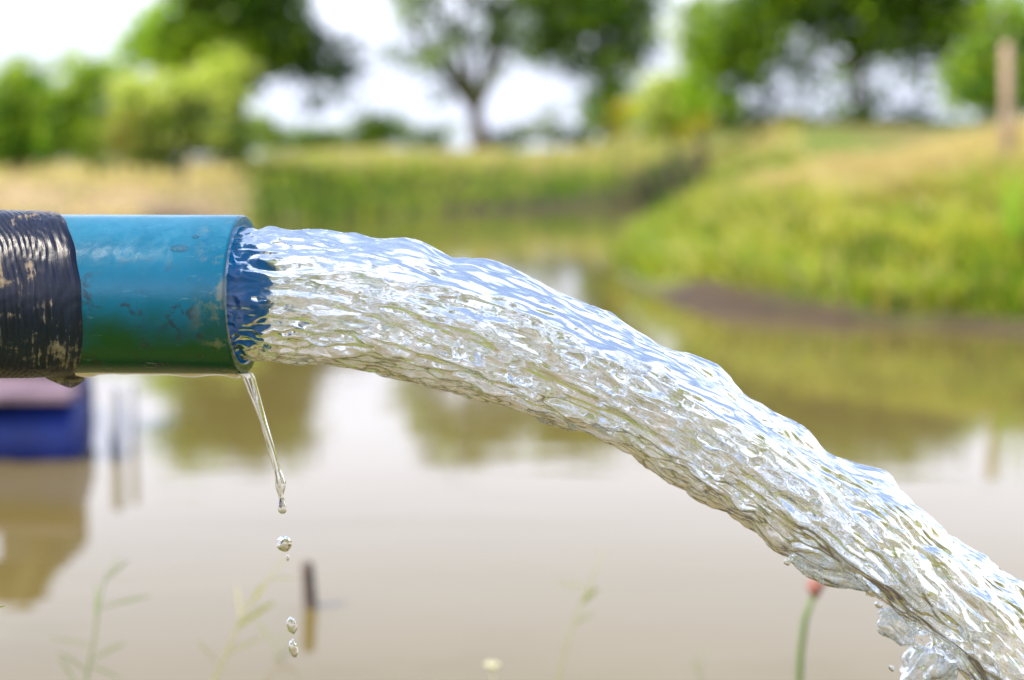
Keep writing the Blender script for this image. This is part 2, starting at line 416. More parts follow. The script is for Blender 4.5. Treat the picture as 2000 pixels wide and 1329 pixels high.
def tree(name, label, cat, D, base_px, blobs, leaf, per, cols, trunk_r, group, depth=0.8, fork=None, stems=1):
    bx = at(base_px, 300, D).x; bz = float(land(np.array([bx]), np.array([D]))[0]) - 0.1
    root = empty(name, (bx, D, bz), label, cat, group)
    crown("crown", blobs, D, leaf, per, cols, root, depth, org=(bx, D, bz))
    mb = MB()
    base = Vector((bx, D, bz))
    big = sorted(blobs, key=lambda b: -b[2] * b[3])[:7]
    cx = sum(at(b[0], b[1], D).x for b in big) / len(big); zmin = min(at(b[0], b[1] + b[3] * .3, D).z for b in big)
    fk = fork if fork is not None else bz + (zmin - bz) * 0.85
    fk = max(fk, bz + 0.3)
    top = Vector((bx + (cx - bx) * .25, D, fk))
    for s in range(stems):
        off = Vector((RNG.uniform(-1, 1), RNG.uniform(-1, 1), 0)) * trunk_r * 3 * (s > 0)
        mb.tube([base + off * 1.3 + Vector((0, 0, 0)), base + off + Vector((trunk_r * .3, 0, (fk - bz) * .3)), base.lerp(top, .7) + off, top + off * .4],
                [trunk_r * 1.5, trunk_r * 1.05, trunk_r * .9, trunk_r * .8], 10)
    for b in big:
        e = at(b[0], b[1], D); e.y += RNG.uniform(-.5, .5)
        mid = top.lerp(e, .5) + Vector((RNG.uniform(-.2, .2), RNG.uniform(-.2, .2), abs(e.x - top.x) * -.05))
        mb.tube([top - Vector((0, 0, trunk_r)), mid, e], [trunk_r * .65, trunk_r * .4, trunk_r * .14], 7)
        for q in range(3):
            e2 = e + Vector((RNG.uniform(-1, 1) * b[2], RNG.uniform(-.6, .6) * b[2], RNG.uniform(-.7, 1) * b[3])) * D / F_PX * .8
            mb.tube([mid.lerp(e, .6), e2], [trunk_r * .22, trunk_r * .06], 5)
    mb.build("trunk", BARK, root)
    return root
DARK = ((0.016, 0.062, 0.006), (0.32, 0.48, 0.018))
MIDG = ((0.045, 0.14, 0.010), (0.42, 0.54, 0.04))
PALE = ((0.070, 0.150, 0.015), (0.60, 0.64, 0.16))
GREY = ((0.035, 0.075, 0.016), (0.30, 0.42, 0.07))
TG = "trees beyond the pond"
tree("dense_tree", "big dark leafy tree behind the left shrubs, crown hanging low to the right", "tree", 50, 470,
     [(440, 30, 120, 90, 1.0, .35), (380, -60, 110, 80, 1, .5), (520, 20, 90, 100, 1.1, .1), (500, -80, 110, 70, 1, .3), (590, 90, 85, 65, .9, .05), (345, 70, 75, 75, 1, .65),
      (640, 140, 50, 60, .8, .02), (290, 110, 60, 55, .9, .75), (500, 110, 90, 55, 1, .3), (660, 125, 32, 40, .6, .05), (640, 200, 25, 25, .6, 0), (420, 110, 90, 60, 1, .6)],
     0.20, 2.3, DARK, 0.25, TG)
tree("airy_tree", "slender airy tree mid far bank with sky showing through its thin crown", "tree", 56, 935,
     [(850, 10, 90, 60, .5, .6), (900, -80, 120, 80, .8, .5), (790, 30, 40, 55, .45, .7), (795, 115, 50, 34, .45, .3), (850, 95, 55, 70, .4, .5), (850, 185, 25, 30, .25, .3), (1000, 80, 60, 50, .5, .4), (960, 60, 65, 60, .45, .4),
      (935, 150, 35, 40, .30, .5), (1000, 0, 80, 60, .7, .5), (765, 110, 22, 28, .4, .6), (870, 150, 30, 30, .12, .4), (985, 110, 30, 40, .3, .4), (900, 50, 40, 40, .2, .4)],
     0.17, 2.2, GREY, 0.34, TG, fork=at(935, 200, 56).z)
tree("tall_tree", "tall dark tree right of the airy tree, narrow lower crown reaching the far bank", "tree", 60, 1185,
     [(1090, 60, 70, 65, .8, .2), (1180, -60, 140, 80, 1, .4), (1160, 60, 90, 75, .9, .2), (1245, 20, 55, 60, .7, .2), (1130, 130, 40, 40, .6, .1), (1190, 150, 48, 55, 1, .35),
      (1185, 225, 48, 40, 1.1, .5), (1040, 20, 60, 60, .6, .4), (1250, 90, 45, 50, .7, .2), (1060, 100, 50, 40, .6, .2), (1140, 0, 90, 50, 1, .3), (1100, -70, 90, 60, .9, .3)],
     0.19, 2.3, DARK, 0.25, TG)
tree("bright_tree", "pale lime green young tree between the two big dark trees on the right", "tree", 47, 1310,
     [(1355, 80, 35, 50, .8, .7), (1365, 20, 30, 40, .8, .6), (1300, 195, 50, 58, 1, .8), (1325, 150, 35, 35, .8, .7), (1280, 225, 35, 30, 1, .7), (1345, 215, 35, 38, 1, .6)], 0.17, 2.2, PALE, 0.09, TG)
tree("spreading_tree", "wide spreading tree on the right with round gaps of sky under its crown", "tree", 42, 1690,
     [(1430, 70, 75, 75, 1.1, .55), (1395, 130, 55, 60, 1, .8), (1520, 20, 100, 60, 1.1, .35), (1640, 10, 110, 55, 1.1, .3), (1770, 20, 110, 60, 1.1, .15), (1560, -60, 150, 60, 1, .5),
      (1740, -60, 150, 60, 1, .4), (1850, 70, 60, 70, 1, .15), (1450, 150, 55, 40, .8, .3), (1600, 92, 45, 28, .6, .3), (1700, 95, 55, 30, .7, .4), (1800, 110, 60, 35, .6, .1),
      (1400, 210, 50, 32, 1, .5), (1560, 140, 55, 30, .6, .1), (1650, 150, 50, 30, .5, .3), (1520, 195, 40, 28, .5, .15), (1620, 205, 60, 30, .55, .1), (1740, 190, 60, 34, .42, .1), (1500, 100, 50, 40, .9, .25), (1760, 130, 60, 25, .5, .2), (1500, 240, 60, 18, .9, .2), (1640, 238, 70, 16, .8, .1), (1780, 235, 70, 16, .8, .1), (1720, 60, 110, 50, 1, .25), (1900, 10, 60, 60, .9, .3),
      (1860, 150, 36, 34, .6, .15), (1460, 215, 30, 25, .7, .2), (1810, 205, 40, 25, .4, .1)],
     0.17, 2.3, DARK, 0.12, TG, stems=3, fork=at(1690, 130, 42).z)
tree("rounded_tree", "round mid green tree at the right edge behind the wooden post", "tree", 36, 1930,
     [(1925, 130, 62, 50, 1.1, .5), (1980, 90, 60, 60, 1, .4), (1900, 175, 50, 40, 1.1, .4), (1980, 170, 60, 45, 1, .3), (2060, 120, 80, 80, 1, .4), (1990, 30, 60, 40, .8, .4), (1940, 30, 30, 28, .4, 1)], 0.15, 2.3, MIDG, 0.14, TG)
SG = "shrubs on the far left bank"
shr = [("tall leafy shrub at the left edge of the far bank", 31, 40, [(20, 215, 70, 70, 1, .4), (70, 190, 50, 55, .9, .6), (10, 280, 70, 50, 1, .15), (75, 275, 60, 45, 1, .15), (40, 120, 18, 22, .4, .7), (20, 150, 30, 30, .5, .8)], MIDG),
       ("tall green shrub with a bare brown stem, second from the left edge", 30, 185, [(205, 270, 50, 45, 1, .5), (230, 215, 35, 35, .9, .6), (140, 180, 50, 50, .9, .6), (185, 165, 40, 42, .8, .5), (125, 265, 50, 50, 1, .15), (170, 235, 40, 45, .8, .35), (150, 120, 18, 35, .15, .9), (210, 140, 25, 20, .4, .7)], MIDG),
       ("pale broad-leaved shrub in front of the dense dark tree", 29, 350, [(290, 205, 62, 45, .9, .8), (370, 180, 60, 45, .9, .85), (430, 140, 42, 40, .7, .95), (440, 200, 45, 50, .9, .6), (290, 280, 70, 45, 1, .3), (370, 260, 60, 50, 1.1, .1), (445, 275, 50, 48, 1.1, .35), (330, 235, 60, 40, 1, .6), (470, 125, 25, 18, .4, 1.0)], PALE)]
for lab, D, bx, bl, cols in shr:
    tree("leafy_shrub", lab, "shrub", D, bx, bl, 0.10, 3.2, cols, 0.05, SG, stems=3)
low = [("bright green bush under the gap of sky between the dense and the airy tree", 52, 740, [(740, 245, 32, 22, 1, .8), (765, 260, 30, 22, 1, .5), (720, 270, 30, 16, 1, .4)], MIDG),
       ("low dull green bush beside the left foot of the airy tree", 55, 860, [(860, 262, 36, 20, .7, .5), (830, 275, 30, 14, 1, .3)], GREY),
       ("low bush below the drooping branch of the dense tree", 54, 610, [(590, 278, 60, 18, 1, .4), (650, 275, 50, 22, 1, .3), (540, 270, 45, 28, 1, .5), (500, 245, 30, 30, .8, .6)], MIDG),
       ("small pale bush showing against the sky just left of the tall dark tree", 58, 1085, [(1085, 225, 35, 20, .5, .6), (1060, 262, 50, 14, 1, .5), (1110, 262, 40, 14, 1, .4)], PALE),
       ("low bush right beside the foot of the airy tree", 57, 990, [(985, 272, 45, 14, 1, .4)], GREY)]
for lab, D, bx, bl, cols in low:
    tree("low_bush", lab, "bush", D, bx, bl, 0.15, 2.2, cols, 0.06, "low bushes on the far bank", stems=2)
YEL = ((0.26, 0.26, 0.01), (0.70, 0.52, 0.01))
tree("flowering_bush", "small bush with yellow flowers at the foot of the tall dark tree", "bush", 46, 1213, [(1213, 212, 26, 16, .7, .5), (1200, 240, 25, 16, .5, .2)], 0.10, 1.6, YEL, 0.04, "yellow flowering bushes")
tree("flowering_bush", "small bush with yellow flowers at the foot of the pale lime green tree", "bush", 40, 1372, [(1372, 240, 28, 13, .7, .6), (1350, 252, 24, 12, .5, .2)], 0.09, 1.6, YEL, 0.04, "yellow flowering bushes")
tree("autumn_shrub", "small shrub with orange and yellow leaves between the pale shrub and the stem shrub", "shrub", 28, 240, [(238, 265, 22, 45, .8, .5), (250, 225, 15, 25, .6, .8)], 0.08, 1.8, ((0.16, 0.10, 0.02), (0.30, 0.30, 0.04)), 0.03, SG)

WOOD = plain("weathered_wood", (0.34, 0.24, 0.17), 0.8, 14, 0.35, 0.5)
b = at(1965, 300, 11.5); bz = float(land(np.array([b.x]), np.array([11.5]))[0])
root = empty("wooden_post", (b.x, 11.5, bz), "tall weathered wooden post standing on the right bank at the right edge", "post")
m = MB(); zt = at(1965, 85, 11.5).z
m.tube([(b.x + .02, 11.5, bz - .15), (b.x, 11.5, (bz + zt) / 2), (b.x - .03, 11.5, zt)], [.048, .045, .040], 12); m.build("shaft", WOOD, root, origin=(b.x, 11.5, bz))
# tall reeds at the right edge
def clump(name, label, cat, c, n_, h0, h1, spread, col, wd, group=None, lean=.2, origin_z=None):
    root_z = c.z
    V = []; F = []; C = []
    for i in range(n_):
        a = random.uniform(0, 6.28); r_ = spread * random.random() ** .6
        bx_, by_ = math.cos(a) * r_, math.sin(a) * r_
        h = random.uniform(h0, h1); la = random.uniform(0, 6.28); L = h * lean * random.uniform(.2, 1.4)
        s = random.uniform(0, 3.14); sx, sy = math.cos(s) * wd / 2, math.sin(s) * wd / 2
        o_ = len(V); m_ = 5
        for k in range(m_):
            t = k / (m_ - 1); ww = (1 - t) ** .6 + .02
            px, py, pz = bx_ + math.cos(la) * L * t * t, by_ + math.sin(la) * L * t * t, h * t - .02
            V += [(px - sx * ww, py - sy * ww, pz), (px + sx * ww, py + sy * ww, pz)]
        F += [(o_ + 2 * k, o_ + 2 * k + 1, o_ + 2 * k + 3, o_ + 2 * k + 2) for k in range(m_ - 1)]
        cc = tuple(v * random.uniform(.7, 1.3) for v in col); C += [cc] * (2 * m_)
    o = mesh_np(name, V, F, GRASS, None, False, col=np.array(C)); o.location = c
    return tag(o, label, cat, group)
p = at(1985, 600, 6.9); p.z = float(land(np.array([p.x]), np.array([p.y]))[0])
clump("tall_reeds", "clump of tall bright green reeds at the water's edge below the wooden post", "reeds", p, 75, .30, .62, .12, (.34, .48, .05), .012)
p = at(1215, 560, 12.0)
# straw stalks lying on the grass
for x0, y0, x1, y1, D, lab in ((1290, 486, 1420, 500, 9.2, "dry straw stalk lying on the grass near the tip of the right bank"), (1470, 515, 1580, 556, 8.2, "short dry straw stalk lying slanted on the grass nearest the mud")):
    a_, b_ = at(x0, y0, D), at(x1, y1, D - .5)
    mid = (a_ + b_) / 2; m = MB()
    m.tube([a_, mid + Vector((0, 0, .02)), b_], [.012, .011, .008], 7)
    tag(m.build("straw_stalk", plain("dry_straw", (.55, .45, .25), .7), None, origin=mid), lab, "stalk", "straw stalks on the right bank")

# ------------------------------------------------------------------ raft on the left
BLUE = plain("blue_plastic", (0.004, 0.018, 0.14), 0.5, 5, 0.6, 0.1)
PINK = plain("faded_boards", (0.17, 0.115, 0.15), 0.8, 9, 0.3, 0.5)
GREYM = plain("grey_pipe", (0.22, 0.23, 0.26), 0.45, 6, 0.2, 0.2)
DRK = plain("dark_frame", (0.03, 0.028, 0.035), 0.6, 6, 0.3, 0.3)
rp = onz(150, 905); RX, RY = rp.x, rp.y + .12
raft = empty("floating_raft", (RX - .5, RY + .3, 0), "blue barrel raft with faded pink boards floating below the hose", "raft")
def barrel(x0, x1, y, z, r, name="barrel"):
    m = MB(); L = x1 - x0; pts = []; rr = []
    for t, k in ((0, .0), (0, .86), (.015, .96), (.04, .98), (.05, 1), (.30, 1), (.31, 1.04), (.33, 1.04), (.34, 1), (.64, 1), (.65, 1.04), (.67, 1.04), (.68, 1), (.95, 1), (.96, .98), (.985, .96), (1, .86), (1, 0)):
        pts.append((x0 + L * t + (1e-4 if k else 0) * (1 if t > .5 else -1) * 0, y, z)); rr.append(max(r * k, 1e-4))
    n_ = 28; V = []
    for (px, py, pz), q in zip(pts, rr):
        for j in range(n_):
            a = 6.28318 * j / n_; V.append((px, py + math.cos(a) * q, pz + math.sin(a) * q))
    F = [(i * n_ + k, (i + 1) * n_ + k, (i + 1) * n_ + (k + 1) % n_, i * n_ + (k + 1) % n_) for i in range(len(pts) - 1) for k in range(n_)]
    m.add(V, F); return m.build(name, BLUE, raft, origin=((x0 + x1) / 2, y, z))
barrel(RX - .62, RX - .02, RY, .035, .10); barrel(RX - 1.3, RX - .66, RY, .035, .10)
barrel(RX - .82, RX - .20, RY + .62, .035, .10); barrel(RX - 1.48, RX - .86, RY + .62, .035, .10)
for k in range(6):
    m = MB(); m.box((RX - .68 - k * .035 + random.uniform(-.02, .02), RY - .08 + k * .135, .155 + random.uniform(-.003, .003)), (1.34, .118, .022)); m.build("board", PINK, raft, smooth=False, bevel=.004, origin=(RX - .66, RY - .08 + k * .135, .155))
for x_ in (RX - .22, RX - .62, RX - 1.2):
    m = MB(); m.box((x_, RY + .28, .134), (.05, .86, .022)); m.build("crossbeam", DRK, raft, smooth=False, bevel=.003, origin=(x_, RY + .28, .134))
for x_, y_, r_ in ((RX + .045, RY + .05, .014), (RX + .07, RY + .12, .009)):
    m = MB(); m.tube([(x_, y_, -.3), (x_, y_, .15)], [r_, r_], 14); m.build("mooring_pole", GREYM, raft, origin=(x_, y_, 0))
# pump on the raft (mostly hidden by the hose; mirrored in the water)
from mathutils import Matrix
PXX = RX - .22
pump = empty("water_pump", (PXX, RY + .3, .167), "small engine pump with an olive cover standing on the blue raft behind the hose", "pump")
m = MB(); m.box((PXX, RY + .3, .25), (.17, .22, .165)); m.build("engine", DRK, pump, bevel=.015, origin=(PXX, RY + .3, .25))
OLV = plain("olive_tarp", (.12, .11, .03), .7, 12, .4, .4)
m = MB(); m.box((PXX - .07, RY + .3, .385), (.16, .26, .05), Matrix.Rotation(R(-20), 3, 'Y') @ Matrix.Rotation(R(-8), 3, 'X')); m.build("cover", OLV, pump, bevel=.02, origin=(PXX - .07, RY + .3, .385))
m = MB(); m.tube([(PXX + .045, RY + .16, .20), (PXX + .03, RY + .16, .29), (PXX - .03, RY + .15, .40), (PXX - .06, RY + .15, .42)], [.014, .022, .020, .010], 12); m.build("handle", OLV, pump, origin=(PXX, RY + .2, .30))

# ------------------------------------------------------------------ stake in the water
s0 = onz(606, 1186); st = at(600, 1098, s0.y)
root = empty("wooden_stake", (s0.x, s0.y, 0), "short dark wooden stake sticking out of the pond beside the falling drops", "stake")
m = MB(); m.tube([(s0.x + .01, s0.y, -.3), (s0.x, s0.y, 0), tuple(st - Vector((0, 0, .004))), tuple(st)], [.0115, .011, .0095, .007], 10); m.build("shaft", plain("dark_wood", (.10, .075, .06), .8, 30, .4, .6), root, origin=s0)

# ------------------------------------------------------------------ foreground plants rising in front of the water
def stem_plant(name, label, cat, Y, pts, r0, r1, branches, col, group, extra=None):
    P = [at(x, y, Y) for x, y in pts]
    base = P[0].copy(); root = empty(name, base, label, cat, group)
    tm = leaf_mat(name + "_stem", .3)
    m = MB(); n_ = len(P)
    ext = base + (base - P[1]).normalized() * max(0.02, (base.z + .02))
    kk_ = 1.0 if r0 > .004 else .6
    m.tube([ext] + P, [r0 * kk_] + [(r0 + (r1 - r0) * i / (n_ - 1)) * kk_ for i in range(n_)], 7, col=col); m.build("stem", tm, root, origin=base)
    for (x0, y0, x1, y1, wd) in branches:
        a_, b_ = at(x0, y0, Y), at(x1, y1, Y + random.uniform(-.03, .03)); d = b_ - a_
        sd = d.cross(Vector((0, 1, .2))).normalized() * wd * .33; q = Vector((0, .3, .2)) * wd
        m = MB(); V = []
        for t, ww in ((0, .3), (.3, .9), (.6, 1), (.85, .6), (1, .05)):
            c = a_ + d * t + Vector((0, 0, -.12 * d.length * t * t)); V += [c - sd * ww, c + q * ww * .5, c + sd * ww]
        F = []
        for k in range(4):
            F += [(3 * k, 3 * k + 1, 3 * k + 4, 3 * k + 3), (3 * k + 1, 3 * k + 2, 3 * k + 5, 3 * k + 4)]
        m.add(V, F, col); m.build("leaf", tm, root, origin=base)
    return root
PG = (.26, .34, .12); PY = (.46, .44, .14)
stem_plant("weed_plant", "pale green weed with thin side leaves at the bottom left corner", "plant", 1.62,
           [(165, 1345), (182, 1260), (192, 1190), (205, 1130), (232, 1085)], .0022, .001,
           [(170, 1310, 110, 1265, .004), (178, 1290, 250, 1245, .004), (188, 1215, 190, 1130, .005), (195, 1190, 300, 1150, .004), (205, 1135, 255, 1080, .004), (172, 1300, 240, 1320, .004), (182, 1262, 90, 1235, .003), (150, 1340, 115, 1275, .004)], PG, "weeds at the bottom edge")
stem_plant("weed_plant", "yellowish weed leaning right behind the falling drops", "plant", 1.70,
           [(410, 1350), (445, 1270), (480, 1190), (525, 1130), (560, 1085)], .0025, .001,
           [(460, 1230, 540, 1160, .009), (490, 1180, 520, 1130, .008), (470, 1210, 462, 1130, .003), (520, 1135, 590, 1120, .003), (440, 1280, 520, 1230, .004), (430, 1300, 380, 1240, .003)], PY, "weeds at the bottom edge")
stem_plant("weed_plant", "thin pale green weed between the falling drops and the middle", "plant", 1.9,
           [(510, 1350), (535, 1290), (560, 1230)], .002, .001,
           [(530, 1300, 590, 1240, .004), (540, 1270, 500, 1200, .004)], PG, "weeds at the bottom edge")
stem_plant("grass_stalk", "faint seed stalk of grass standing under the middle of the jet", "plant", 1.75,
           [(1085, 1350), (1105, 1260), (1135, 1180), (1160, 1120), (1180, 1075)], .0018, .001,
           [(1135, 1180, 1170, 1140, .009), (1150, 1150, 1080, 1130, .003), (1120, 1220, 1165, 1190, .004)], (.40, .42, .14), "weeds at the bottom edge")
stem_plant("grass_stalk", "short thin stalk at the bottom edge left of the red-tipped stem", "plant", 1.8,
           [(1365, 1350), (1370, 1300), (1375, 1262)], .0016, .0008, [(1366, 1320, 1350, 1280, .003)], PG, "weeds at the bottom edge")
fl = stem_plant("flower_stem", "upright green stem with a red bud at the tip below the jet", "flower", 1.72,
           [(1560, 1350), (1563, 1280), (1572, 1210), (1588, 1165)], .0045, .0035, [], (.16, .24, .07), None)
m = MB(); c = at(1592, 1150, 1.72)
for i in range(7):
    a = i * .9; d = Vector((math.cos(a) * .010, math.sin(a) * .008, .006))
    m.tube([c - Vector((0, 0, .012)), c + d * .7, c + d + Vector((.006, 0, .006))], [.003, .005, .001], 8)
m.build("bud", plain("red_petals", (.30, .12, .09), .6), fl, origin=c)
m = MB(); c = at(962, 1305, 1.7); m.tube([at(968, 1360, 1.7), c], [.0015, .0012], 6, col=(.5, .5, .35)); 
for i in range(6):
    a = i * 1.05; m.tube([c, c + Vector((math.cos(a) * .009, math.sin(a) * .008, .006))], [.003, .0012], 6, col=(.75, .72, .55))
tag(m.build("seed_head", leaf_mat("seed_head_fluff", .3), origin=c), "small whitish seed head at the bottom edge under the jet", "plant", "weeds at the bottom edge")
m = MB(); a_ = at(-25, 1190, 1.0); m.add([a_ + Vector((0, 0, .002)), at(12, 1184, 1.0), a_ - Vector((0, 0, .002)), at(-10, 1188, .997)], [(0, 1, 3), (3, 1, 2)], (.4, .45, .03))
tag(m.build("grass_tip", leaf_mat("grass_tip_green", .4), origin=a_), "tiny sharp yellow leaf tip poking in at the left edge", "leaf")

# ------------------------------------------------------------------ pipe
YP = 1.012; YAW = R(3.7); JYAW = R(1.6)
pc = at(479, 577, YP); PR, PI_ = 0.0571, 0.0483
AX = Vector((math.cos(YAW), -math.sin(YAW), 0)); SD = Vector((-math.sin(YAW), -math.cos(YAW), 0))  # SD faces the camera
UP = Vector((0, 0, 1))
PX = 0.3643e-3                                   # metres per photo pixel at the pipe
def pp(s, th, r):                                # s along the pipe from the mouth (negative = back), th from the top towards the camera
    return pc + AX * s + (UP * math.cos(th) + SD * math.sin(th)) * r
def pipe_mat():
    t = NT("blue_pvc_stained"); tc = t.n("ShaderNodeTexCoord"); sep = t.n("ShaderNodeSeparateXYZ"); P = tc.outputs["Object"]; t.l(P, sep.inputs[0])
    n1 = t.noise(P, 22, 6, 0.6); n2 = t.noise(t.mapv(P, (1, 1, 1)), 95, 8, 0.7, .6); n3 = t.noise(t.mapv(P, (18, 90, 90)), 4, 6, 0.6)
    base = t.ramp(n1, [(0.3, (0.001, 0.100, 0.175)), (0.7, (0.002, 0.145, 0.238))])
    # green tint growing stronger towards the underside, with a noisy edge
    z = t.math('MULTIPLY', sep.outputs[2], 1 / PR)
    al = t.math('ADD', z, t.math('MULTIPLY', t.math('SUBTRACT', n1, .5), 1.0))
    green_ramp = t.ramp(al, [(0.0, (1, 1, 1)), (0.05, (0, 0, 0))]); green_ramp = None
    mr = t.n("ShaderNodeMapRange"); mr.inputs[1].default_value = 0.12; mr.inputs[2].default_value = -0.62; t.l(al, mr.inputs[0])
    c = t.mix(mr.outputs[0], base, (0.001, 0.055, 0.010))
    # sky sheen painted into the colour, lighter blue on the upper side
    sheen = t.n("ShaderNodeMapRange"); sheen.inputs[1].default_value = .62; sheen.inputs[2].default_value = 1.1
    t.l(t.math('ADD', z, t.math('MULTIPLY', t.math('SUBTRACT', n2, .5), .5)), sheen.inputs[0])
    c = t.mix(t.math('MULTIPLY', sheen.outputs[0], .45), c, (0.12, 0.36, 0.50))
    # mud specks and scuffs
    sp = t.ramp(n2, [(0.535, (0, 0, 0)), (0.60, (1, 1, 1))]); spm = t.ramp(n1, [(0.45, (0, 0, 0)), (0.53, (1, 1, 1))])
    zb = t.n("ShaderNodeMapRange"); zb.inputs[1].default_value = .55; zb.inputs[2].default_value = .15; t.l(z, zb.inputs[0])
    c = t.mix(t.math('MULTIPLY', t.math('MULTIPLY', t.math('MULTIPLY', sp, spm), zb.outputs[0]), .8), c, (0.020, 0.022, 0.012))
    sc = t.ramp(n3, [(0.64, (0, 0, 0)), (0.72, (1, 1, 1))])
    c = t.mix(t.math('MULTIPLY', sc, .30), c, (0.20, 0.38, 0.40))
    # tan dirt near the rim
    e = t.n("ShaderNodeMapRange"); e.inputs[1].default_value = -.028; e.inputs[2].default_value = -.004; t.l(sep.outputs[0], e.inputs[0])
    n4 = t.noise(P, 60, 7, .7); dm = t.ramp(n4, [(0.52, (0, 0, 0)), (0.62, (1, 1, 1))])
    c = t.mix(t.math('MULTIPLY', t.math('MULTIPLY', e.outputs[0], dm), .55), c, (0.26, 0.22, 0.10))
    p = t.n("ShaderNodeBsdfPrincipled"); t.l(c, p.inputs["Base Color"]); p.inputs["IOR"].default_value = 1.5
    rr = t.ramp(n2, [(0.3, (.10, .10, .10)), (0.7, (.30, .30, .30))]); t.l(rr, p.inputs["Roughness"])
    h = t.math('ADD', t.math('MULTIPLY', n3, .5), n2)
    t.l(t.bump(h, .14, .0012), p.inputs["Normal"]); tr = t.n("ShaderNodeBsdfTranslucent"); tr.inputs[0].default_value = (.05, .50, .85, 1); mx = t.n("ShaderNodeMixShader"); t.l(t.math('MULTIPLY', t.math('SUBTRACT', 1.08, mr.outputs[0], True), .24), mx.inputs[0])
    t.l(p.outputs[0], mx.inputs[1]); t.l(tr.outputs[0], mx.inputs[2]); t.l(mx.outputs[0], t.out.inputs[0])
    return t.m
def rev(rings, n_=192, wob=0.0):
    V = []
    for s, r in rings:
        for j in range(n_):
            th = 2 * math.pi * j / n_; V.append(Vector((s, -math.sin(th) * r, math.cos(th) * r)))
    F = [(i * n_ + j, i * n_ + (j + 1) % n_, (i + 1) * n_ + (j + 1) % n_, (i + 1) * n_ + j) for i in range(len(rings) - 1) for j in range(n_)]
    return V, F
root = empty("discharge_pipe", pc, "blue plastic pipe with a green tinted underside pouring a jet of water", "pipe"); root.rotation_euler = (0, 0, -YAW)
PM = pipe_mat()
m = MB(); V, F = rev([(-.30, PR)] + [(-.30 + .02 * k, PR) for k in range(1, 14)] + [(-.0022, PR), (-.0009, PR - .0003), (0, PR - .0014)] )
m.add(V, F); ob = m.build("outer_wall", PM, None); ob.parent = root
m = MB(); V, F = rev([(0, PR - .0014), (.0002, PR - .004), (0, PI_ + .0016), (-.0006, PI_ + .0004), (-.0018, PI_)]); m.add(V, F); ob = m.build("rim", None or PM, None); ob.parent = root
INN = plain("blue_pvc_bore", (0.01, 0.26, 0.62), .25, 30, .3, .05)
m = MB(); V, F = rev([(-.0018, PI_)] + [(-.02 * k, PI_) for k in range(1, 16)]); m.add(V, [f[::-1] for f in F]); 
nb = INN.node_tree; [setattr(e_, 'color', (.03, .42, .85, 1)) for e_ in [x for x in nb.nodes if x.type == 'VALTORGB'][0].color_ramp.elements]; pb = [x for x in nb.nodes if x.type == 'BSDF_PRINCIPLED'][0]; ob_ = [x for x in nb.nodes if x.type == 'OUTPUT_MATERIAL'][0]
tb = nb.nodes.new("ShaderNodeBsdfTranslucent"); tb.inputs[0].default_value = (.10, .62, .95, 1); mb_ = nb.nodes.new("ShaderNodeMixShader"); mb_.inputs[0].default_value = .5
nb.links.new(pb.outputs[0], mb_.inputs[1]); nb.links.new(tb.outputs[0], mb_.inputs[2]); nb.links.new(mb_.outputs[0], ob_.inputs[0])
ob = m.build("bore", INN, None); ob.parent = root

# ------------------------------------------------------------------ black hose over the pipe
def hose_mat():
    t = NT("muddy_black_rubber"); tc = t.n("ShaderNodeTexCoord"); P = tc.outputs["Object"]
    f = t.n("ShaderNodeAttribute", attribute_name="flow").outputs["Vector"]
    fm = t.mapv(f, (1, 1, 1)); big = t.noise(P, 30, 5, .6, .4); fine = t.noise(t.mapv(f, (420, 3, 1)), 1, 5, .6); fn2 = t.noise(P, 140, 8, .7)
    mk = t.math('ADD', t.math('MULTIPLY', big, .65), t.math('ADD', t.math('MULTIPLY', fine, .35), t.math('MULTIPLY', fn2, .25)))
    mud = t.ramp(mk, [(.672, (0, 0, 0)), (.735, (1, 1, 1))])
    mc = t.ramp(fn2, [(.35, (.16, .11, .065)), (.65, (.34, .26, .17))])
    bc = t.ramp(fine, [(.3, (.003, .005, .014)), (.7, (.007, .012, .034))])
    c = t.mix(t.math('MULTIPLY', mud, .85), bc, mc)
    film = t.ramp(big, [(.35, (0, 0, 0)), (.75, (1, 1, 1))]); c = t.mix(t.math('MULTIPLY', film, .05), c, (.30, .25, .22))
    p = t.n("ShaderNodeBsdfPrincipled"); t.l(c, p.inputs["Base Color"])
    p.inputs['Specular IOR Level'].default_value = .28; t.l(t.mix(mud, .30, .85, 'FLOAT'), p.inputs["Roughness"])
    h = t.math('ADD', t.math('MULTIPLY', fine, .7), t.math('MULTIPLY', fn2, .35))
    t.l(t.bump(h, .55, .0012), p.inputs["Normal"]); t.l(p.outputs[0], t.out.inputs[0])
    return t.m
HM = hose_mat()
nu, nv = 620, 220
u = np.linspace(0, 1, nu)[:, None]; th = np.linspace(0, 2 * np.pi, nv, endpoint=False)[None, :]
ct, st_ = np.cos(th), np.sin(th)
# the sleeve's end sits slantwise: furthest forward on the camera's side
end = -.1345 + .0362 * np.clip(st_, -.3, 1) * np.where(st_ > 0, 1, .3) + .004 * np.clip(-ct, 0, 1) + .0012 * noise3(ct * 3, st_ * 3, 1.0)
back = -.60
k = u ** .8
s = end * (1) + (back - end) * k                         # local axial coordinate
dist_from_end = end - s
thick = .0010 + .0012 * sm(dist_from_end / .05) + .0008 * sm(dist_from_end / .10)
ph = dist_from_end + .0022 * noise3(dist_from_end * 30, ct * 1.3, st_ * 1.3) + .0035 * (th / (2 * np.pi))
ph2 = ph + .0016 * noise3(s * 30, ct * 2.5, st_ * 2.5) + .022 * np.clip(st_, -.2, 1) * sm(dist_from_end / .04) + .003 * noise3(ph * 90, 0 * ph, 0 * ph) + .0025 * st_ * ct
groove = np.abs(((ph2 / .0047) % 1) - .5) * 2
